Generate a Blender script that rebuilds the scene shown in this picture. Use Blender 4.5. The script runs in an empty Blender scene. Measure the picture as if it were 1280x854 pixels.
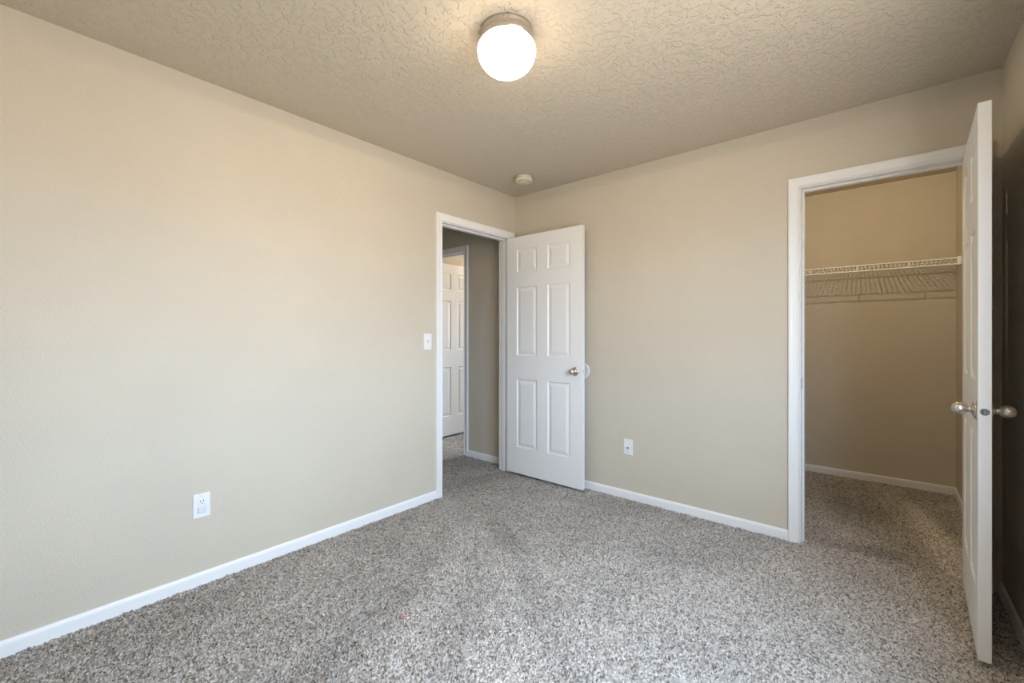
import bpy, bmesh, math, random
import numpy as np
from mathutils import Vector, Matrix

scene = bpy.context.scene
col = scene.collection
R = math.radians
random.seed(7)

# ------------------------------------------------------------------ camera, world, light, exposure
cam_data = bpy.data.cameras.new('camera')
cam = bpy.data.objects.new('camera', cam_data)
col.objects.link(cam)
cam.location = (2.5148, -3.0095, 1.1994)
cam.rotation_euler = (R(90), 0, 0.7033)
cam_data.sensor_fit = 'HORIZONTAL'
cam_data.sensor_width = 36.0
cam_data.lens = 545.45 / 1280 * 36.0
cam_data.shift_y = -(427 - 419.78) / 1280
cam_data.clip_start = 0.02
scene.camera = cam

scene.view_settings.view_transform = 'Standard'
scene.view_settings.look = 'None'
scene.view_settings.gamma = 1.0
scene.view_settings.use_curve_mapping = False
scene.view_settings.exposure = 0.0
scene.cycles.sample_clamp_indirect = 2.0
scene.cycles.caustics_reflective = False
scene.cycles.caustics_refractive = False
scene.cycles.blur_glossy = 1.0

SKY = 21.8             # strength of the daylight outside the windows
LAMP = 43.0
LAMP_W = 44.0          # bulb behind the frosted bowl (watts)
BULB = 21.0            # bare bulb in the closet (watts)
FAR = 80.0
SKY_COL = (0.66, 0.86, 1.10, 1)
LAMP_COL = (1.0, 0.80, 0.56, 1)

world = bpy.data.worlds.new('world')
scene.world = world
world.use_nodes = True
wn, wl = world.node_tree.nodes, world.node_tree.links
wn.clear()
wo = wn.new('ShaderNodeOutputWorld')
wb = wn.new('ShaderNodeBackground')
wt = wn.new('ShaderNodeTexCoord')
ws = wn.new('ShaderNodeSeparateXYZ')
wr = wn.new('ShaderNodeValToRGB')
wr.color_ramp.elements[0].position = 0.48
wr.color_ramp.elements[0].color = (0.55, 0.53, 0.50, 1)
wr.color_ramp.elements[1].position = 0.53
wr.color_ramp.elements[1].color = SKY_COL
wm = wn.new('ShaderNodeMath'); wm.operation = 'MULTIPLY_ADD'
wm.inputs[1].default_value = 0.5; wm.inputs[2].default_value = 0.5
wl.new(wt.outputs['Generated'], ws.inputs[0])
wl.new(ws.outputs['Z'], wm.inputs[0])
wl.new(wm.outputs[0], wr.inputs[0])
wl.new(wr.outputs[0], wb.inputs[0])
wb.inputs[1].default_value = SKY
wl.new(wb.outputs[0], wo.inputs[0])

# ------------------------------------------------------------------ dimensions (metres)
W, H, T = 2.940, 2.44, 0.115          # room width, ceiling height, wall thickness
Y0 = -3.42                            # wall behind the camera
CB = 1.66                             # closet back wall
CX = 1.62                             # closet left wall
HE = 0.04                             # hall end wall (face towards the hall)
HX = -1.62                            # hall / far room outer wall
WX0, WX1, WZ0, WZ1 = -2.80, -1.30, 0.72, 2.05   # bedroom window opening in the right wall (along y)
ED = (-0.853, -0.085, 2.053)          # entry doorway along y, head height
CD = (2.157, 2.848, 2.053)            # closet doorway along x, head height
FD = (-1.468, -0.706, 2.045)          # doorway at the hall end along x

# portals: they only tell the renderer where the sky light comes in, they give off none of their own
def portal(name, loc, rot, w, h):
    l = bpy.data.lights.new(name, 'AREA')
    l.shape = 'RECTANGLE'; l.size = w; l.size_y = h
    l.cycles.is_portal = True
    o = bpy.data.objects.new(name, l)
    o.location = loc; o.rotation_euler = rot
    col.objects.link(o)
portal('window_daylight', (W + T - 0.005, (WX0 + WX1) / 2, (WZ0 + WZ1) / 2), (R(90), 0, R(90)), WX1 - WX0, WZ1 - WZ0)
portal('far_window_daylight', (-0.775, 2.745, 1.425), (R(-90), 0, 0), 0.95, 1.15)

# ------------------------------------------------------------------ materials
def mat(name, base, rough=0.5, metal=0.0):
    m = bpy.data.materials.new(name); m.use_nodes = True
    b = m.node_tree.nodes['Principled BSDF']
    b.inputs['Base Color'].default_value = (*base, 1)
    b.inputs['Roughness'].default_value = rough
    b.inputs['Metallic'].default_value = metal
    return m, m.node_tree.nodes, m.node_tree.links, b

def tex_coord(n, l):
    t = n.new('ShaderNodeTexCoord'); g = n.new('ShaderNodeNewGeometry')
    return g.outputs['Position']

def noise(n, l, vec, scale, detail=2.0, rough=0.5):
    t = n.new('ShaderNodeTexNoise')
    t.inputs['Scale'].default_value = scale
    t.inputs['Detail'].default_value = detail
    t.inputs['Roughness'].default_value = rough
    l.new(vec, t.inputs['Vector'])
    return t

def ramp(n, l, src, stops):
    r = n.new('ShaderNodeValToRGB')
    els = r.color_ramp.elements
    while len(els) < len(stops): els.new(0.5)
    for e, (p, c) in zip(els, stops):
        e.position = p
        e.color = (c, c, c, 1) if isinstance(c, (int, float)) else (*c, 1)
    l.new(src, r.inputs[0])
    return r

def bump(n, l, b, height, dist, strength=1.0):
    k = n.new('ShaderNodeBump')
    k.inputs['Distance'].default_value = dist
    k.inputs['Strength'].default_value = strength
    l.new(height, k.inputs['Height'])
    l.new(k.outputs[0], b.inputs['Normal'])
    return k

def mix_rgb(n, l, fac, a, b_, mode='MIX'):
    k = n.new('ShaderNodeMix'); k.data_type = 'RGBA'; k.blend_type = mode
    for sock, v in ((k.inputs[0], fac), (k.inputs[6], a), (k.inputs[7], b_)):
        if hasattr(v, 'links') or hasattr(v, 'is_linked'): l.new(v, sock)
        elif isinstance(v, (int, float)): sock.default_value = v
        else: sock.default_value = (*v, 1)
    return k.outputs[2]

PAINT = (0.605, 0.543, 0.448)

def make_wall_paint():
    m, n, l, b = mat('beige_wall_paint', PAINT, 0.6)
    p = tex_coord(n, l)
    a = noise(n, l, p, 130, 2, 0.5)
    r = ramp(n, l, a.outputs['Fac'], [(0.40, 0.0), (0.62, 1.0)])
    c = noise(n, l, p, 1.7, 3, 0.55)
    f = ramp(n, l, c.outputs['Fac'], [(0.3, 0.97), (0.7, 1.03)])
    l.new(mix_rgb(n, l, 1.0, PAINT, f.outputs[0], 'MULTIPLY'), b.inputs['Base Color'])
    bump(n, l, b, r.outputs[0], 0.0011, 0.55)
    return m

def make_ceiling_paint():
    base = (0.60, 0.53, 0.43)
    m, n, l, b = mat('knockdown_ceiling_paint', base, 0.62)
    p = tex_coord(n, l)
    w = noise(n, l, p, 9, 2, 0.5)
    vm = n.new('ShaderNodeVectorMath'); vm.operation = 'MULTIPLY_ADD'
    vm.inputs[1].default_value = (0.05, 0.05, 0.0)
    l.new(w.outputs['Color'], vm.inputs[0]); l.new(p, vm.inputs[2])
    a = noise(n, l, vm.outputs[0], 35, 3, 0.6)
    r1 = ramp(n, l, a.outputs['Fac'], [(0.47, 0.0), (0.53, 1.0)])
    c = noise(n, l, vm.outputs[0], 95, 2, 0.5)
    ad = n.new('ShaderNodeMath'); ad.operation = 'MULTIPLY_ADD'; ad.inputs[1].default_value = 0.25
    l.new(c.outputs['Fac'], ad.inputs[0]); l.new(r1.outputs[0], ad.inputs[2])
    bump(n, l, b, ad.outputs[0], 0.0030, 0.8)
    return m

def make_carpet():
    m, n, l, b = mat('grey_beige_carpet', (0.38, 0.35, 0.32), 0.95)
    p = tex_coord(n, l)
    a = noise(n, l, p, 150, 3, 0.65)
    v = n.new('ShaderNodeTexVoronoi'); v.inputs['Scale'].default_value = 140
    l.new(p, v.inputs['Vector'])
    yarn = ramp(n, l, v.outputs['Color'], [(0.10, (0.13, 0.105, 0.088)), (0.40, (0.385, 0.352, 0.322)), (0.85, (0.65, 0.625, 0.60))])
    # brushed pile looks lighter or darker: loose patches plus the tones stored on the mesh, painted doorway shade among them
    wav = noise(n, l, p, 2.0, 3, 0.55)
    loose = ramp(n, l, wav.outputs['Fac'], [(0.34, 0.90), (0.5, 1.0), (0.66, 1.08)])
    at = n.new('ShaderNodeAttribute'); at.attribute_name = 'nap_shade'
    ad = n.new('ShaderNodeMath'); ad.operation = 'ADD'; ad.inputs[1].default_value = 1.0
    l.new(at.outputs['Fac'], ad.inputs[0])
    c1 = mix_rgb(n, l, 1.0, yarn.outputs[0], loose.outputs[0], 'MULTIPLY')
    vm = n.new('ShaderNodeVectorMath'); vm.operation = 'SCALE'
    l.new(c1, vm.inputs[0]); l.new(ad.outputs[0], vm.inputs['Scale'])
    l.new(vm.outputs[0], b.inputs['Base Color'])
    bump(n, l, b, a.outputs['Fac'], 0.003, 0.6)
    return m

def make_white(name, base=(0.80, 0.80, 0.79), rough=0.35):
    m, n, l, b = mat(name, base, rough)
    p = tex_coord(n, l)
    a = noise(n, l, p, 6, 2, 0.5)
    r = ramp(n, l, a.outputs['Fac'], [(0.3, rough - 0.04), (0.7, rough + 0.04)])
    l.new(r.outputs[0], b.inputs['Roughness'])
    return m

def make_nickel():
    m, n, l, b = mat('brushed_nickel', (0.62, 0.58, 0.53), 0.3, 1.0)
    p = tex_coord(n, l)
    a = noise(n, l, p, 400, 2, 0.5)
    r = ramp(n, l, a.outputs['Fac'], [(0.3, 0.24), (0.7, 0.36)])
    l.new(r.outputs[0], b.inputs['Roughness'])
    return m

def make_glow(name, colr, strength):
    """frosted bowl lit from inside: shines mostly down and sideways, little towards the ceiling"""
    m, n, l, b = mat(name, (0.9, 0.88, 0.85), 0.25)
    b.inputs['Emission Color'].default_value = colr
    g = n.new('ShaderNodeNewGeometry'); sx = n.new('ShaderNodeSeparateXYZ')
    l.new(g.outputs['Normal'], sx.inputs[0])
    mr = n.new('ShaderNodeMapRange')
    mr.inputs['From Min'].default_value = 0.35; mr.inputs['From Max'].default_value = -0.9
    mr.inputs['To Min'].default_value = 0.05 * strength; mr.inputs['To Max'].default_value = strength
    l.new(sx.outputs['Z'], mr.inputs['Value'])
    l.new(mr.outputs[0], b.inputs['Emission Strength'])
    t = n.new('ShaderNodeBsdfTransparent'); x = n.new('ShaderNodeMixShader'); x.inputs[0].default_value = 0.70
    l.new(t.outputs[0], x.inputs[1]); l.new(b.outputs[0], x.inputs[2])
    l.new(x.outputs[0], n['Material Output'].inputs['Surface'])
    return m

def make_bulb(name):
    """thin frosted bulb glass: most of the filament's light passes straight through"""
    m = bpy.data.materials.new(name); m.use_nodes = True
    n, l = m.node_tree.nodes, m.node_tree.links
    n.clear()
    o = n.new('ShaderNodeOutputMaterial'); t = n.new('ShaderNodeBsdfTransparent'); e = n.new('ShaderNodeEmission')
    e.inputs[0].default_value = (1.0, 0.82, 0.55, 1); e.inputs[1].default_value = 6.0
    m.cycles.emission_sampling = 'NONE'
    x = n.new('ShaderNodeMixShader'); x.inputs[0].default_value = 0.25
    l.new(t.outputs[0], x.inputs[1]); l.new(e.outputs[0], x.inputs[2]); l.new(x.outputs[0], o.inputs[0])
    return m

def make_pane():
    m = bpy.data.materials.new('window_glass'); m.use_nodes = True
    n, l = m.node_tree.nodes, m.node_tree.links
    n.clear()
    o = n.new('ShaderNodeOutputMaterial'); t = n.new('ShaderNodeBsdfTransparent'); g = n.new('ShaderNodeBsdfGlossy')
    g.inputs['Roughness'].default_value = 0.02
    x = n.new('ShaderNodeMixShader'); x.inputs[0].default_value = 0.06
    l.new(t.outputs[0], x.inputs[1]); l.new(g.outputs[0], x.inputs[2]); l.new(x.outputs[0], o.inputs[0])
    return m

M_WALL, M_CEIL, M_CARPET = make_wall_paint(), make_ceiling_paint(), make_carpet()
M_TRIM = make_white('white_trim_paint', (0.86, 0.86, 0.86), 0.38)
M_DOOR = make_white('white_door_paint', (0.85, 0.85, 0.85), 0.36)
M_PLATE = make_white('white_plastic', (0.82, 0.82, 0.83), 0.3)
M_COVER = make_white('translucent_plastic', (0.70, 0.71, 0.74), 0.3)
M_ALMOND = make_white('aged_plastic', (0.72, 0.66, 0.50), 0.4)
M_WIRE = make_white('white_vinyl_wire', (0.88, 0.87, 0.84), 0.35)
M_NICKEL = make_nickel()
M_DARK = mat('dark_slot', (0.03, 0.03, 0.03), 0.5)[0]
M_STEEL = mat('dull_steel', (0.40, 0.39, 0.37), 0.4, 1.0)[0]
M_LATCH = mat('dark_steel', (0.20, 0.20, 0.20), 0.45, 1.0)[0]
M_PINK = mat('pink_scrap', (0.75, 0.22, 0.25), 0.8)[0]
M_CRUMB = mat('white_crumb', (0.85, 0.84, 0.82), 0.8)[0]
M_SHADE = make_glow('lit_frosted_glass', LAMP_COL, LAMP)
M_BULB = make_bulb('lit_bulb_glass')
M_FAR = make_glow('lit_far_glass', (1.0, 0.80, 0.55, 1), FAR)
M_PANE = make_pane()

# ------------------------------------------------------------------ mesh helpers
def link(name, bm, m, parent=None, smooth=False, recalc=True):
    if recalc: bmesh.ops.recalc_face_normals(bm, faces=bm.faces)
    me = bpy.data.meshes.new(name)
    bm.to_mesh(me); bm.free()
    me.materials.append(m)
    if smooth:
        for p in me.polygons: p.use_smooth = True
    o = bpy.data.objects.new(name, me)
    col.objects.link(o)
    if parent: o.parent = parent
    return o

def tag(o, label=None, cat=None, group=None, kind=None):
    if label: o['label'] = label
    if cat: o['category'] = cat
    if group: o['group'] = group
    if kind: o['kind'] = kind
    return o

def struct(o, label=None, cat=None):
    return tag(o, label, cat, None, 'structure')

def empty(name, loc, rz=0.0):
    o = bpy.data.objects.new(name, None)
    o.location = loc; o.rotation_euler = (0, 0, rz)
    o.empty_display_size = 0.05
    col.objects.link(o)
    return o

def box(bm, x0, x1, y0, y1, z0, z1, bev=0.0, seg=2):
    t = bmesh.new()
    bmesh.ops.create_cube(t, size=1.0)
    for v in t.verts:
        v.co = Vector(((x0 + x1) / 2 + v.co.x * (x1 - x0), (y0 + y1) / 2 + v.co.y * (y1 - y0), (z0 + z1) / 2 + v.co.z * (z1 - z0)))
    if bev > 0:
        bmesh.ops.bevel(t, geom=list(t.edges), offset=bev, segments=seg, profile=0.5, affect='EDGES')
    merge(bm, t)

def merge(bm, t, mtx=None):
    me = bpy.data.meshes.new('tmp')
    if mtx is not None: bmesh.ops.transform(t, matrix=mtx, verts=t.verts)
    t.to_mesh(me); t.free()
    bm.from_mesh(me)
    bpy.data.meshes.remove(me)

def lathe(bm, prof, seg=48, mtx=None):
    """prof: list of (radius, z) from one end to the other; spun about z"""
    t = bmesh.new()
    rings = []
    for r, z in prof:
        if r < 1e-6: rings.append([t.verts.new((0, 0, z))])
        else: rings.append([t.verts.new((r * math.cos(2 * math.pi * k / seg), r * math.sin(2 * math.pi * k / seg), z)) for k in range(seg)])
    for a, b in zip(rings, rings[1:]):
        for k in range(seg):
            q = (k + 1) % seg
            if len(a) == 1 and len(b) == 1: continue
            if len(a) == 1: t.faces.new((a[0], b[k], b[q]))
            elif len(b) == 1: t.faces.new((a[k], a[q], b[0]))
            else: t.faces.new((a[k], a[q], b[q], b[k]))
    for ring in (rings[0], rings[-1]):
        if len(ring) > 1: t.faces.new(ring)
    merge(bm, t, mtx)

def rod(bm, a, b, r, seg=8):
    a, b = Vector(a), Vector(b)
    d = b - a
    mtx = Matrix.Translation(a) @ d.to_track_quat('Z', 'Y').to_matrix().to_4x4()
    lathe(bm, [(r, 0), (r, d.length)], seg, mtx)

def sweep_profile(bm, prof, place, ends):
    """prof: closed outline [(d,h)]; place(i,d,h) -> point of station i; ends = number of stations"""
    rows = [[bm.verts.new(place(i, d, h)) for d, h in prof] for i in range(ends)]
    for a, b in zip(rows, rows[1:]):
        for k in range(len(prof)):
            q = (k + 1) % len(prof)
            bm.faces.new((a[k], a[q], b[q], b[k]))
    bm.faces.new(rows[0]); bm.faces.new(rows[-1])

# ------------------------------------------------------------------ room shell
def shell(name, boxes, m):
    bm = bmesh.new()
    for b in boxes: box(bm, *b)
    return struct(link(name, bm, m))

J = 0.018                                  # jamb board thickness

def filtered_noise(ny, nx, step, wave, seed, width=0.35):
    """band-limited noise on a grid: wave = feature size in metres"""
    rng = np.random.default_rng(seed)
    f = np.fft.rfft2(rng.standard_normal((ny, nx)))
    ky, kx = np.fft.fftfreq(ny, step)[:, None], np.fft.rfftfreq(nx, step)[None, :]
    k = np.sqrt(kx * kx + ky * ky) + 1e-9
    f *= np.exp(-0.5 * (np.log(k * wave) / width) ** 2)
    g = np.fft.irfft2(f, (ny, nx))
    return g / g.std()

def soft_stroke(X, Y, pts, width, edge):
    """1 inside a stroke along pts, falling to 0 over edge metres"""
    best = np.full(X.shape, 9.0)
    for (xa, ya), (xb, yb) in zip(pts, pts[1:]):
        dx, dy = xb - xa, yb - ya
        t = np.clip(((X - xa) * dx + (Y - ya) * dy) / (dx * dx + dy * dy), 0, 1)
        best = np.minimum(best, np.hypot(X - xa - t * dx, Y - ya - t * dy))
    return np.clip((width / 2 + edge - best) / edge, 0, 1)

def soft_poly(X, Y, pts, edge):
    d = np.full(X.shape, 9.0)                       # convex polygon, counter-clockwise
    for (xa, ya), (xb, yb) in zip(pts, pts[1:] + pts[:1]):
        L = math.hypot(xb - xa, yb - ya)
        d = np.minimum(d, ((xb - xa) * (Y - ya) - (yb - ya) * (X - xa)) / L)
    return np.clip(d / edge + 0.5, 0, 1)

def carpet():
    """cut-pile carpet: every tuft is relief in the mesh; 'nap' holds carpet tones: brushed marks and painted doorway shade"""
    V, F, N, base = [], [], [], 0
    for x0, x1, y0, y1, st, seed in ((-0.12, W + 0.01, Y0, 0.12, 0.0045, 1), (CX - 0.01, W + 0.01, 0.12, CB + 0.01, 0.006, 2), (HX, -0.12, -2.4, 2.63, 0.009, 3)):
        nx, ny = int(round((x1 - x0) / st)) + 1, int(round((y1 - y0) / st)) + 1
        xs, ys = np.linspace(x0, x1, nx), np.linspace(y0, y1, ny)
        X, Y = np.meshgrid(xs, ys)
        a = filtered_noise(ny, nx, st, TUFT, seed)
        b = filtered_noise(ny, nx, st, TUFT * 0.6, seed + 10)
        c = filtered_noise(ny, nx, st, 0.10, seed + 20)
        Z = PILE * (np.tanh(a * 0.9) + 0.45 * b + 0.18 * c) - 0.005
        rng = np.random.default_rng(seed + 30)
        Xj, Yj = X + rng.normal(0, st * 0.16, X.shape), Y + rng.normal(0, st * 0.16, X.shape)
        nap_shade = np.zeros(X.shape)
        for kind, pts, w, e, amt in NAP_SHADE:
            nap_shade += amt * (soft_stroke(X, Y, pts, w, e) if kind == 's' else soft_poly(X, Y, pts, e))
        V.append(np.stack([Xj, Yj, Z], -1).reshape(-1, 3)); N.append(nap_shade.ravel())
        i = base + np.arange(nx * ny).reshape(ny, nx)
        F.append(np.stack([i[:-1, :-1], i[:-1, 1:], i[1:, 1:], i[1:, :-1]], -1).reshape(-1, 4))
        base += nx * ny
    q = [(x, y, z) for z in (-0.10, -0.03) for x, y in ((HX - T, Y0 - T), (W + T, Y0 - T), (W + T, 2.75), (HX - T, 2.75))]
    V.append(np.array(q)); N.append(np.zeros(8))
    F.append(np.array([(3, 2, 1, 0), (4, 5, 6, 7), (0, 1, 5, 4), (1, 2, 6, 5), (2, 3, 7, 6), (3, 0, 4, 7)]) + base)
    V, F, N = np.concatenate(V).astype(np.float32), np.concatenate(F).astype(np.int32), np.concatenate(N).astype(np.float32)
    me = bpy.data.meshes.new('floor')
    me.vertices.add(len(V)); me.vertices.foreach_set('co', V.ravel())
    me.loops.add(F.size); me.loops.foreach_set('vertex_index', F.ravel())
    me.polygons.add(len(F)); me.polygons.foreach_set('loop_start', np.arange(0, F.size, 4, dtype=np.int32))
    me.update(calc_edges=True)
    at = me.attributes.new('nap_shade', 'FLOAT', 'POINT'); at.data.foreach_set('value', N)
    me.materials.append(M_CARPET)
    o = bpy.data.objects.new('floor', me); col.objects.link(o)
    return struct(o)

TUFT, PILE = 0.0120, 0.0060
# brushed marks left by the vacuum cleaner and by feet, a lighter closet patch with darker surround, and painted doorway shade: (stroke | polygon, points, width, soft edge, lighter + / darker -)
NAP_SHADE = [
    ('p', [(2.66, 1.30), (2.63, 1.05), (2.70, 0.55), (2.74, 0.08), (2.93, 0.10), (2.90, 0.40)], 0, 0.05, 0.34),  # lighter patch on the closet carpet
    ('s', [(0.62, -0.95), (0.98, -1.15), (1.40, -1.52)], 0.05, 0.07, -0.20),
    ('s', [(1.52, -1.60), (1.80, -1.80)], 0.05, 0.08, -0.14),
    ('s', [(0.52, -1.30), (0.80, -1.75), (0.98, -2.35)], 0.06, 0.10, -0.14),
    ('s', [(0.75, -1.20), (1.10, -1.62), (1.28, -1.95)], 0.06, 0.10, -0.12),
    ('s', [(0.62, -1.15), (0.98, -1.70), (1.20, -2.25)], 0.10, 0.12, 0.10),
    ('s', [(1.05, -1.25), (1.45, -1.75), (1.60, -2.0)], 0.20, 0.16, 0.10),
    ('s', [(0.72, -0.42), (0.80, -0.36)], 0.07, 0.06, 0.14),
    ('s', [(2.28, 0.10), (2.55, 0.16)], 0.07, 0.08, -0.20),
    ('s', [(2.30, 1.35), (2.42, 0.75), (2.55, 0.20)], 0.20, 0.14, -0.22),  # darker surround of the closet patch
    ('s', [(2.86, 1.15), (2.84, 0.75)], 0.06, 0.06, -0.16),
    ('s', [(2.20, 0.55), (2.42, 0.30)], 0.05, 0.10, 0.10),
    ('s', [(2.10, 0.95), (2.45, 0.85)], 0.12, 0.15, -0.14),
    ('s', [(-0.05, -0.45), (0.06, -0.16)], 0.10, 0.10, -0.16),  # shade in the entry doorway, put into the carpet colour
]
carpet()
shell('ceiling', [(HX - T, W + T, Y0 - T, 2.75, H, H + 0.10)], M_CEIL)
shell('wall_left', [(-T, 0, Y0, ED[0] - J, 0, H), (-T, 0, ED[0] - J, ED[1] + J, ED[2] + J, H), (-T, 0, ED[1] + J, 0, 0, H)], M_WALL)
shell('wall_back', [(-T, CD[0] - J, 0, T, 0, H), (CD[0] - J, CD[1] + J, 0, T, CD[2] + J, H), (CD[1] + J, W, 0, T, 0, H)], M_WALL)
shell('wall_right', [(W, W + T, Y0 - T, WX0, 0, H), (W, W + T, WX1, CB + T, 0, H),
                     (W, W + T, WX0, WX1, 0, WZ0), (W, W + T, WX0, WX1, WZ1, H)], M_WALL)
shell('wall_front', [(-T, W, Y0 - T, Y0, 0, H)], M_WALL)
shell('wall_closet_back', [(CX - T, W, CB, CB + T, 0, H)], M_WALL)
shell('wall_closet_left', [(CX - T, CX, T, CB, 0, H)], M_WALL)
shell('wall_hall_end', [(HX, FD[0] - J, HE, HE + T, 0, H), (FD[0] - J, FD[1] + J, HE, HE + T, FD[2] + J, H), (FD[1] + J, -T, HE, HE + T, 0, H)], M_WALL)
shell('wall_hall_side', [(HX - T, HX, -2.4, 2.75, 0, H)], M_WALL)
shell('wall_hall_near', [(HX, -T, -2.4 - T, -2.4, 0, H)], M_WALL)
shell('wall_far_back', [(HX, -1.25, 2.63, 2.75, 0, H), (-0.30, -T, 2.63, 2.75, 0, H), (-1.25, -0.30, 2.63, 2.75, 0, 0.85), (-1.25, -0.30, 2.63, 2.75, 2.0, H)], M_WALL)
shell('wall_far_side', [(-T, 0, HE + T, 2.75, 0, H)], M_WALL)

# baseboards ---------------------------------------------------------------------------------
BB = [(0, -0.010), (0.012, -0.010), (0.012, 0.040), (0.0105, 0.048), (0.007, 0.054), (0.003, 0.057), (0, 0.057)]
def baseboard(name, runs):
    bm = bmesh.new()
    for (a, b, nrm) in runs:
        a, b, nrm = Vector((*a, 0)), Vector((*b, 0)), Vector((*nrm, 0))
        sweep_profile(bm, BB, lambda i, d, h: (a if i == 0 else b) + nrm * d + Vector((0, 0, h)), 2)
    return struct(link(name, bm, M_TRIM))
baseboard('baseboard_left', [((0, Y0), (0, ED[0] - 0.062), (1, 0))])
baseboard('baseboard_back', [((0, 0), (CD[0] - 0.062, 0), (0, -1))])
baseboard('baseboard_right', [((W, Y0), (W, -0.002), (-1, 0))])
baseboard('baseboard_front', [((0.012, Y0), (W - 0.012, Y0), (0, 1))])
baseboard('baseboard_closet_back', [((CX, CB), (W, CB), (0, -1))])
baseboard('baseboard_closet_right', [((W, T), (W, CB - 0.012), (-1, 0))])
baseboard('baseboard_closet_left', [((CX, T), (CX, CB - 0.012), (1, 0))])
baseboard('baseboard_hall', [((FD[1] + 0.062, HE), (-T, HE), (0, -1))])

# door frames: casing, jamb boards, stops -----------------------------------------------------
CP = [(0, 0), (0, 0.008), (0.002, 0.0105), (0.006, 0.0115), (0.009, 0.0105), (0.011, 0.0085), (0.016, 0.0090),
      (0.036, 0.0125), (0.046, 0.0155), (0.053, 0.0160), (0.057, 0.0130), (0.057, 0)]
def casing(bm, a0, a1, top, P):
    """P(a, z, n) maps along-wall, height, out-of-wall to the world"""
    def place(i, d, h):
        return P(*((a0 - d, -0.010, h), (a0 - d, top + d, h), (a1 + d, top + d, h), (a1 + d, -0.010, h))[i])
    sweep_profile(bm, CP, place, 4)

def frame(name, a0, a1, top, P, depth, stop_n, faces):
    rv = 0.005
    bm = bmesh.new()
    for s in faces:                                  # s: out-of-wall offset and direction of each casing
        casing(bm, a0 - rv, a1 + rv, top + rv, lambda a, z, n, s=s: P(a, z, s[0] + s[1] * n))
    root = struct(link(name, bm, M_TRIM))
    def pbox(bm, aa, ab, za, zb, na, nb):
        p, q = P(aa, za, na), P(ab, zb, nb)
        box(bm, min(p[0], q[0]), max(p[0], q[0]), min(p[1], q[1]), max(p[1], q[1]), min(p[2], q[2]), max(p[2], q[2]), 0.001, 1)
    bm = bmesh.new()
    pbox(bm, a0 - J, a0, -0.010, top, -depth, 0); pbox(bm, a1, a1 + J, -0.010, top, -depth, 0)
    pbox(bm, a0 - J, a1 + J, top, top + J, -depth, 0)
    link('jamb', bm, M_TRIM, root)
    bm = bmesh.new()
    s0, s1 = stop_n
    pbox(bm, a0, a0 + 0.011, -0.010, top - 0.011, s0, s1); pbox(bm, a1 - 0.011, a1, -0.010, top - 0.011, s0, s1)
    pbox(bm, a0, a1, top - 0.011, top, s0, s1)
    link('stop', bm, M_TRIM, root)
    return root

P_left = lambda a, z, n: Vector((n, a, z))
P_back = lambda a, z, n: Vector((a, -n, z))
P_hall = lambda a, z, n: Vector((a, HE - n, z))
fr_entry = frame('trim_1', ED[0], ED[1], ED[2], P_left, T, (-0.075, -0.040), [(0, 1), (-T, -1)])
fr_closet = frame('trim_2', CD[0], CD[1], CD[2], P_back, T, (-0.075, -0.040), [(0, 1), (-T, -1)])
fr_hall = frame('trim_3', FD[0], FD[1], FD[2], P_hall, T, (-0.075, -0.040), [(0, 1), (-T, -1)])
# strike plate on the latch jamb of the closet
bm = bmesh.new(); box(bm, CD[0] - 0.0005, CD[0] + 0.0015, 0.005, 0.032, 0.895, 0.955, 0.0005, 1)
tag(link('strike_plate', bm, M_STEEL, fr_closet), 'small dull steel strike plate')
bm = bmesh.new(); box(bm, -0.032, -0.005, ED[0] - 0.0005, ED[0] + 0.0015, 0.895, 0.955, 0.0005, 1)
tag(link('strike_plate', bm, M_STEEL, fr_entry), 'small dull steel strike plate')

# window in the right wall, outside the frame -----------------------------------------------------
bm = bmesh.new()
fa, fb, wmid = W + 0.03, W + 0.085, (WX0 + WX1) / 2
e, f = 0.001, 0.045
for ya, yb, za, zb in ((WX0 + e, WX0 + f, WZ0 + e, WZ1 - e), (WX1 - f, WX1 - e, WZ0 + e, WZ1 - e), (WX0 + f, WX1 - f, WZ0 + e, WZ0 + f),
                       (WX0 + f, WX1 - f, WZ1 - f, WZ1 - e), (wmid - 0.025, wmid + 0.025, WZ0 + f, WZ1 - f)):
    box(bm, fa, fb, ya, yb, za, zb)
win = struct(link('window_1', bm, M_TRIM))
for ya, yb in ((WX0 + f, wmid - 0.025), (wmid + 0.025, WX1 - f)):
    bm = bmesh.new(); box(bm, W + 0.056, W + 0.060, ya, yb, WZ0 + f, WZ1 - f)
    link('pane', bm, M_PANE, win)
bm = bmesh.new(); box(bm, W - 0.035, W - 0.001, WX0 - 0.03, WX1 + 0.03, WZ0 - 0.018, WZ0 + 0.001, 0.003, 2)
link('sill', bm, M_TRIM, win)

# window of the room across the hall, outside the frame
bm = bmesh.new()
for xa, xb, za, zb in ((-1.25, -1.205, 0.85, 2.0), (-0.345, -0.30, 0.85, 2.0), (-1.25, -0.30, 0.85, 0.895), (-1.25, -0.30, 1.955, 2.0), (-1.25, -0.30, 1.40, 1.445)):
    box(bm, xa, xb, 2.66, 2.715, za, zb, 0.003, 1)
win = struct(link('window_2', bm, M_TRIM))
for za, zb in ((0.89, 1.405), (1.44, 1.96)):
    bm = bmesh.new(); box(bm, -1.21, -0.34, 2.686, 2.690, za, zb)
    link('pane', bm, M_PANE, win)

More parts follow.
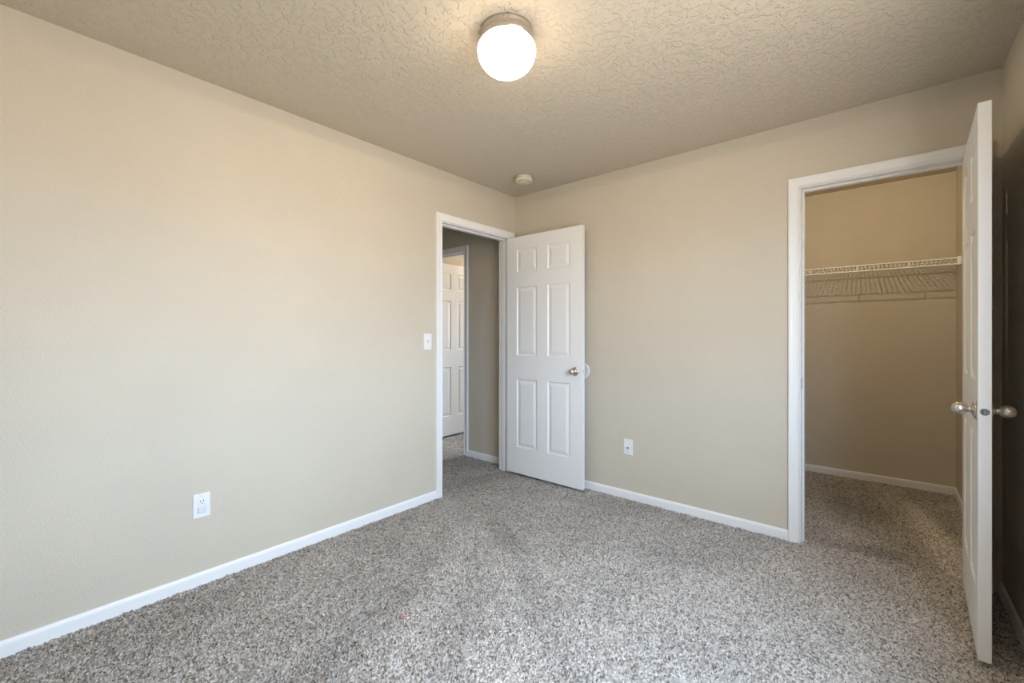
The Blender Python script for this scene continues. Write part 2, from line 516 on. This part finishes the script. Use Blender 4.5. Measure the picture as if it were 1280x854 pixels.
# ------------------------------------------------------------------ six-panel doors
def door_slab(name, w, h, t, stile, pw, mul):
    rows = [(0.225, 0.812), (1.010, 1.598), (1.722, 1.922)]
    cols = [(stile, stile + pw), (stile + pw + mul, stile + 2 * pw + mul)]
    xs = sorted({0, w, *[c for p in cols for c in p]})
    zs = sorted({0, h, *[c for p in rows for c in p]})
    rings = [(0.0, 0.0), (0.003, 0.0008), (0.009, 0.0075), (0.014, 0.0085), (0.018, 0.0080), (0.040, 0.0025), (0.044, 0.0020)]
    bm = bmesh.new()
    for y, s in ((0.0, 1), (t, -1)):
        cache = {}
        def V(x, z, d=0.0):
            k = (round(x, 5), round(z, 5), round(d, 5))
            if k not in cache: cache[k] = bm.verts.new((x, y + s * d, z))
            return cache[k]
        for xa, xb in zip(xs, xs[1:]):
            for za, zb in zip(zs, zs[1:]):
                if (xa, xb) in cols and (za, zb) in rows:
                    loops = [[V(xa + o, za + o, d), V(xb - o, za + o, d), V(xb - o, zb - o, d), V(xa + o, zb - o, d)] for o, d in rings]
                    for p, q in zip(loops, loops[1:]):
                        for k in range(4): bm.faces.new((p[k], p[(k + 1) % 4], q[(k + 1) % 4], q[k]))
                    bm.faces.new(loops[-1])
                else:
                    bm.faces.new((V(xa, za), V(xb, za), V(xb, zb), V(xa, zb)))
        if y == 0.0: front = cache
        else: back = cache
    def side(pts):
        for p, q in zip(pts, pts[1:]):
            k = lambda c: (round(c[0], 5), round(c[1], 5), 0.0)
            bm.faces.new((front[k(p)], front[k(q)], back[k(q)], back[k(p)]))
    side([(x, 0) for x in xs]); side([(x, h) for x in xs]); side([(0, z) for z in zs]); side([(w, z) for z in zs])
    o = link(name, bm, M_DOOR)
    bv = o.modifiers.new('bevel', 'BEVEL'); bv.width = 0.0015; bv.segments = 2; bv.limit_method = 'ANGLE'; bv.angle_limit = R(80)
    return o

EGG = [(0.0335, 0), (0.0335, 0.003), (0.031, 0.006), (0.022, 0.009), (0.0125, 0.013), (0.0105, 0.018), (0.0115, 0.022), (0.017, 0.027),
       (0.0215, 0.034), (0.0235, 0.042), (0.0230, 0.050), (0.0195, 0.058), (0.013, 0.0635), (0.006, 0.066), (0, 0.0665)]
def door_hardware(door, w, t, h, hinge_side_y, m_latch):
    """two egg knobs, a latch in the free edge, three hinges at local x = 0"""
    kx, kz = w - 0.066, 0.905
    for yy, rx in ((0.0, R(90)), (t, R(-90))):
        bm = bmesh.new()
        lathe(bm, EGG, 40, Matrix.Translation((kx, yy, kz)) @ Matrix.Rotation(rx, 4, 'X'))
        tag(link('knob', bm, M_NICKEL, door, True), 'satin nickel egg-shaped door knob')
    bm = bmesh.new()
    lathe(bm, [(0.0125, -0.001), (0.0125, 0.0008), (0.0115, 0.0013)], 24, Matrix.Translation((w, t / 2, kz)) @ Matrix.Rotation(R(90), 4, 'Y'))
    lt = link('latch', bm, m_latch, door)
    tag(lt, 'round steel latch in the door edge')
    bm = bmesh.new(); box(bm, w + 0.0005, w + 0.010, t / 2 - 0.006, t / 2 + 0.006, kz - 0.008, kz + 0.008, 0.002, 2)
    link('bolt', bm, m_latch, lt)
    for z in (0.27, 1.02, h - 0.30):
        bm = bmesh.new()
        y = hinge_side_y
        rod(bm, (-0.002, y, z), (-0.002, y, z + 0.089), 0.0055, 16)
        sg = -1 if y > t / 2 else 1
        ye = t if y > t / 2 else 0.0
        box(bm, -0.0022, 0.0004, min(ye + sg * 0.028, y), max(ye + sg * 0.028, y), z, z + 0.089)
        tag(link('hinge', bm, M_STEEL, door, False), 'steel butt hinge')

TD = 0.035
# entry door: hinged at the corner, swung flat towards the back wall
d1 = door_slab('door_1', 0.762, 2.030, TD, 0.110, 0.219, 0.104)
d1.location = (0.008, ED[1] - 0.002 - TD, 0.018)
door_hardware(d1, 0.762, TD, 2.030, TD + 0.004, M_COVER)
struct(d1, 'white six-panel door standing open against the back wall, silvery knob', 'door')
# closet door: hinged on the right jamb, standing open into the room
d2 = door_slab('door_2', 0.690, 2.030, TD, 0.097, 0.196, 0.104)
ang = R(-92.4)
d2.rotation_euler = (0, 0, ang)
# local +x runs towards the camera, local +y points to the right wall
d2.location = (CD[1] - 0.003 - TD * math.cos(ang + R(90)), -0.010, 0.018)
door_hardware(d2, 0.690, TD, 2.030, TD + 0.004, M_LATCH)
struct(d2, 'white six-panel door of the closet, standing open edge-on at the right', 'door')
# door of the room across the hall
d3 = door_slab('door_3', 0.755, 2.030, TD, 0.107, 0.219, 0.103)
d3.rotation_euler = (0, 0, R(90))
d3.location = (FD[0] + 0.045 + 0.020, HE + T + 0.012, 0.018)
door_hardware(d3, 0.755, TD, 2.030, TD + 0.004, M_STEEL)
struct(d3, 'white six-panel door beyond the hall, seen through the open doorway', 'door')

# ------------------------------------------------------------------ ceiling lamp
def ceiling_light(loc, label, mshade, watts):
    root = empty('ceiling_light', loc)
    tag(root, label, 'ceiling lamp')
    bm = bmesh.new()
    lathe(bm, [(0.0, 0.0), (0.103, 0.0), (0.105, -0.004), (0.105, -0.012), (0.102, -0.016), (0.104, -0.022), (0.107, -0.040), (0.108, -0.050), (0.100, -0.052), (0, -0.050)], 64)
    link('canopy', bm, M_NICKEL, root, True)
    bm = bmesh.new()
    prof = [(0.0, -0.052), (0.098, -0.052)]
    for k in range(0, 19):
        a = R(-28 + k * (118 / 18))
        prof.append((0.118 * math.cos(a) ** 0.9 if k < 18 else 0.0, -0.080 - (0.098 if a > 0 else 0.058) * math.sin(a)))
    lathe(bm, prof, 64)
    link('glass_shade', bm, mshade, root, True)
    bm = bmesh.new()
    lathe(bm, [(0.0, -0.176), (0.007, -0.178), (0.008, -0.181), (0.005, -0.185), (0.0, -0.187)], 20)
    link('finial', bm, M_NICKEL, root, True)
    # the bulb sits under the metal canopy, which keeps its light off the ceiling
    bl = bpy.data.lights.new('lamp_bulb', 'SPOT')
    bl.energy = watts; bl.color = LAMP_COL[:3]; bl.shadow_soft_size = 0.02
    bl.spot_size = R(180); bl.spot_blend = 0.02
    bo = bpy.data.objects.new('lamp_bulb', bl); bo.location = (0, 0, -0.062); bo.parent = root
    col.objects.link(bo)
    return root
ceiling_light((1.349, -1.668, H), 'round flush ceiling lamp with glowing frosted glass bowl and nickel rim', M_SHADE, LAMP_W)
ceiling_light((-0.75, 1.55, H), 'lit flush ceiling lamp in the room across the hall', M_FAR, 30.0)

# closet bulb on a porcelain holder, above the doorway
root = empty('bulb_holder', (2.36, 0.42, H))
tag(root, 'bare bulb in a white porcelain holder on the closet ceiling', 'ceiling lamp')
bm = bmesh.new(); lathe(bm, [(0, 0), (0.057, 0), (0.057, -0.008), (0.045, -0.018), (0.028, -0.026), (0.025, -0.036), (0, -0.036)], 40)
link('holder', bm, M_PLATE, root, True)
bm = bmesh.new(); lathe(bm, [(0, -0.036), (0.014, -0.036), (0.016, -0.048), (0.026, -0.064), (0.030, -0.080), (0.026, -0.097), (0.014, -0.108), (0, -0.111)], 32)
link('bulb', bm, M_BULB, root, True)
fl = bpy.data.lights.new('bulb_filament', 'POINT')
fl.energy = BULB; fl.color = (1.0, 0.82, 0.55); fl.shadow_soft_size = 0.006
flo = bpy.data.objects.new('bulb_filament', fl); flo.location = (0, 0, -0.080); flo.parent = root
col.objects.link(flo)

# ------------------------------------------------------------------ smoke detector
root = empty('smoke_detector', (0.382, -0.352, H))
tag(root, 'small round yellowed smoke detector on the ceiling near the corner', 'smoke detector')
bm = bmesh.new(); lathe(bm, [(0, 0), (0.058, 0), (0.060, -0.004), (0.060, -0.014), (0.056, -0.016), (0, -0.016)], 48)
link('base', bm, M_ALMOND, root, True)
bm = bmesh.new(); lathe(bm, [(0, -0.015), (0.064, -0.015), (0.067, -0.019), (0.066, -0.034), (0.060, -0.040), (0.046, -0.041), (0.044, -0.036), (0.034, -0.036),
                             (0.032, -0.043), (0.014, -0.046), (0, -0.046)], 48)
link('cover', bm, M_ALMOND, root, True)

# ------------------------------------------------------------------ wall plates (local: x along wall, -y out of the wall, z up)
def plate(bm, w=0.070, h=0.115, t=0.006):
    box(bm, -w / 2, w / 2, -t, 0, -h / 2, h / 2, 0.0022, 3)

def screw(root, z, y=-0.006):
    bm = bmesh.new(); lathe(bm, [(0, 0), (0.0034, 0), (0.0030, 0.0010), (0, 0.0012)], 16, Matrix.Translation((0, y, z)) @ Matrix.Rotation(R(90), 4, 'X'))
    link('screw', bm, M_PLATE, root, True)

# power outlet on the left wall
root = empty('power_outlet', (0.0, -2.370, 0.379), R(90))
tag(root, 'white power outlet plate low on the left wall', 'outlet')
bm = bmesh.new(); plate(bm); link('plate', bm, M_PLATE, root)
bm = bmesh.new(); box(bm, -0.017, 0.017, -0.0085, -0.0055, 0.004, 0.034, 0.0015, 2)
rc = link('receptacle', bm, M_PLATE, root)
for dx in (-0.0065, 0.0065):
    bm = bmesh.new(); box(bm, dx - 0.0013, dx + 0.0013, -0.0088, -0.0080, 0.018, 0.027); tag(link('slot', bm, M_DARK, rc), 'dark contact slot')
bm = bmesh.new(); lathe(bm, [(0, 0), (0.0026, 0), (0.0026, 0.0006), (0, 0.0006)], 16, Matrix.Translation((0, -0.0084, 0.0115)) @ Matrix.Rotation(R(90), 4, 'X'))
tag(link('ground_hole', bm, M_DARK, rc), 'dark round ground hole')
bm = bmesh.new(); box(bm, -0.0175, 0.0175, -0.0120, -0.0055, -0.036, -0.003, 0.004, 3)
tag(link('safety_cover', bm, M_COVER, root), 'greyish plastic safety cover over the lower socket')
screw(root, 0.0005)

# light switch beside the doorway
root = empty('light_switch', (0.0, -0.993, 1.157), R(90))
tag(root, 'white toggle light switch beside the open doorway', 'light switch')
bm = bmesh.new(); plate(bm); link('plate', bm, M_PLATE, root)
bm = bmesh.new(); box(bm, -0.006, 0.006, -0.0075, -0.0055, -0.013, 0.013, 0.0006, 1)
tg = link('toggle_collar', bm, M_COVER, root)
bm = bmesh.new(); box(bm, -0.0042, 0.0042, -0.009, 0.009, -0.0055, 0.0055, 0.0015, 2)
bmesh.ops.transform(bm, matrix=Matrix.Translation((0, -0.013, 0.004)) @ Matrix.Rotation(R(-28), 4, 'X'), verts=bm.verts)
link('toggle', bm, M_PLATE, tg)
screw(root, 0.030); screw(root, -0.030)

# cable jack plate on the back wall
root = empty('cable_jack', (1.089, 0.0, 0.379))
tag(root, 'white wall plate with a single cable jack, low on the back wall', 'wall plate')
bm = bmesh.new(); plate(bm); link('plate', bm, M_PLATE, root)
bm = bmesh.new(); lathe(bm, [(0.0075, 0), (0.0075, 0.003), (0.0048, 0.0032), (0.0048, 0.011), (0.0036, 0.011), (0.0036, 0.006), (0, 0.006)], 6, Matrix.Translation((-0.002, -0.0058, -0.006)) @ Matrix.Rotation(R(90), 4, 'X'))
tag(link('jack', bm, M_STEEL, root), 'metal threaded jack')
screw(root, 0.042); screw(root, -0.042)

# round wall protector behind the knob of the entry door
bm = bmesh.new()
lathe(bm, [(0, 0), (0.0635, 0), (0.0635, 0.003), (0.060, 0.0065), (0.046, 0.0075), (0.042, 0.006), (0, 0.006)], 64, Matrix.Translation((0.702, 0.0, 0.921)) @ Matrix.Rotation(R(90), 4, 'X'))
tag(link('door_bumper', bm, M_PLATE, None, True), 'white round wall protector behind the open door', 'door bumper')

# ------------------------------------------------------------------ wire shelf in the closet
SY, SZ = 1.352, 1.750
root = empty('wire_shelf', ((CX + W) / 2, CB - 0.15, SZ))
tag(root, 'white wire shelf across the back of the closet', 'shelf')
off = -root.location
def shelf_part(name, build, label=None):
    bm = bmesh.new(); build(bm)
    bmesh.ops.transform(bm, matrix=Matrix.Translation(off), verts=bm.verts)
    o = link(name, bm, M_WIRE, root)
    if label: o['label'] = label
    return o
def deck(bm):
    x = CX + 0.02
    while x < W - 0.012:
        rod(bm, (x, SY, SZ), (x, CB - 0.006, SZ), 0.0036, 8)
        x += 0.0254
shelf_part('wire_deck', deck)
xa, xb = CX + 0.004, W - 0.006
shelf_part('front_lip', lambda bm: [rod(bm, (xa, SY, SZ - 0.004), (xb, SY, SZ - 0.004), 0.0052, 10), rod(bm, (xa, SY, SZ - 0.046), (xb, SY, SZ - 0.046), 0.0052, 10)]
           + [rod(bm, (x, SY, SZ - 0.002), (x, SY, SZ - 0.046), 0.0056, 8) for x in (1.758, 2.062, 2.366, 2.670)])
shelf_part('stiffener', lambda bm: rod(bm, (xa, CB - 0.121, SZ - 0.004), (xb, CB - 0.121, SZ - 0.004), 0.0055, 8))
shelf_part('back_rail', lambda bm: rod(bm, (xa, CB - 0.010, SZ - 0.004), (xb, CB - 0.010, SZ - 0.004), 0.0055, 8))
for s, x in ((1, W), (-1, CX)):
    shelf_part('end_bracket', lambda bm: box(bm, min(x, x - s * 0.022), max(x, x - s * 0.022), SY - 0.014, SY + 0.022, SZ - 0.053, SZ + 0.008, 0.004, 2), 'white plastic end bracket')
for x in (1.80, 2.20, 2.60):
    shelf_part('wall_clip', lambda bm: box(bm, x - 0.006, x + 0.006, CB - 0.016, CB, SZ - 0.016, SZ + 0.010, 0.002, 1))

# ------------------------------------------------------------------ scraps on the carpet
def scrap(name, loc, r, m, label, cat):
    bm = bmesh.new(); bmesh.ops.create_icosphere(bm, subdivisions=2, radius=r)
    for v in bm.verts:
        v.co = Vector((v.co.x * random.uniform(0.7, 1.3), v.co.y * random.uniform(0.7, 1.3), max(-0.2 * r, v.co.z * random.uniform(0.3, 0.7))))
    o = link(name, bm, m); o.location = loc
    return tag(o, label, cat)
scrap('paper_scrap', (0.951, -1.886, 0.003), 0.009, M_PINK, 'tiny pink scrap lying on the grey carpet', 'scrap')
scrap('crumb', (0.671, -0.224, 0.003), 0.008, M_CRUMB, 'tiny white crumb on the carpet in front of the open door', 'crumb')
